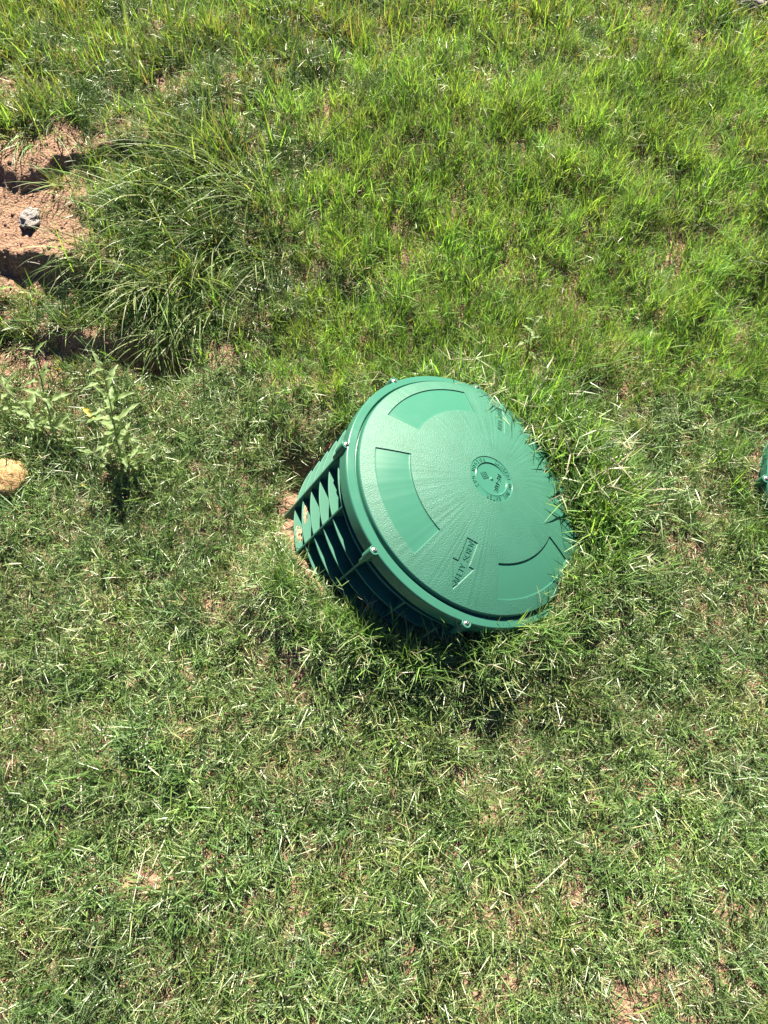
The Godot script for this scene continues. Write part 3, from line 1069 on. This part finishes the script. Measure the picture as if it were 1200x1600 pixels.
	tanm.albedo_color = lin(0.40, 0.29, 0.14)
	tanm.roughness = 0.9
	tanm.uv1_triplanar = true
	tanm.uv1_scale = Vector3(9, 9, 9)
	tanm.albedo_texture = noise_tex(0.02, 5, 512, 51, [PackedFloat32Array([0.0, 0.4, 0.6, 1.0]), PackedColorArray([Color(0.55, 0.4, 0.35), Color(0.85, 0.75, 0.66), Color(1, 1, 1), Color(1, 1, 1)])])
	tanm.heightmap_enabled = true
	tanm.heightmap_texture = noise_tex(0.04, 5, 512, 52)
	tanm.heightmap_scale = 0.2
	var whitem := StandardMaterial3D.new()
	whitem.albedo_color = lin(0.36, 0.34, 0.33)
	whitem.roughness = 0.9
	whitem.uv1_triplanar = true
	whitem.uv1_scale = Vector3(16, 16, 16)
	whitem.albedo_texture = noise_tex(0.03, 4, 512, 53, [PackedFloat32Array([0.0, 0.35, 0.5, 1.0]), PackedColorArray([Color(0.4, 0.36, 0.34), Color(0.8, 0.77, 0.75), Color(1, 1, 1), Color(1, 1, 1)])])
	whitem.heightmap_enabled = true
	whitem.heightmap_texture = noise_tex(0.05, 4, 512, 54)
	whitem.heightmap_scale = 0.35
	var rk := part("rock", rock_mesh(Vector3(0.058, 0.046, 0.056), 0.12, 61, 1.4), tanm, self)
	rk.position = at_px(14, 755) + Vector3(0, 0.016, 0)
	tag(rk, "round tan sandstone rock half sunk in the lawn", "rock")
	var ws := part("stone", rock_mesh(Vector3(0.028, 0.022, 0.036), 0.5, 63, 1.1), whitem, self)
	ws.position = at_px(48, 346) + Vector3(0, 0.007, 0)
	tag(ws, "angular whitish stone lying on the pink soil ledge", "stone")
	var ws2 := part("stone_001", rock_mesh(Vector3(0.075, 0.03, 0.05), 0.3, 64, 1.7), whitem, self)
	ws2.position = at_px(1178, 10) + Vector3(0, 0.015, 0)
	tag(ws2, "flat white stone among coarse grass on the far bank", "stone")
	# crumbs of soil on the bare ground
	var clods := []
	for k in 3:
		clods.append(rock_mesh(Vector3(1.0, 0.75, 0.9), 0.5, 70 + k, 1.8))
	var cx := []
	var ct := []
	for k in 6500:
		var p: Array = bare[rng.randi() % bare.size()]
		var px: float = p[0] + rng.randf_range(-1.1, 1.1) * p[2]
		var pz: float = p[1] + rng.randf_range(-1.1, 1.1) * p[3]
		if inside_riser(Vector3(px, 0.0, pz)):
			continue
		var s := 0.0009 + 0.0055 * pow(rng.randf(), 5.0)
		cx.append(place(px, pz, s, 1.0, s * 0.15))
		var t := rng.randf_range(0.7, 1.25)
		ct.append(Color(t, t * rng.randf_range(0.9, 1.05), t))
	var clodm := mat(lin(0.285, 0.192, 0.140), 0.95, 0.2)
	clodm.vertex_color_use_as_albedo = true
	var crumbs := thing("soil_crumbs", Vector3.ZERO, "loose reddish soil crumbs scattered over the bare patches", "soil", "", "stuff")
	scatter(crumbs, "crumb", clods, cx, ct, clodm)
	print("done ", Time.get_ticks_msec())
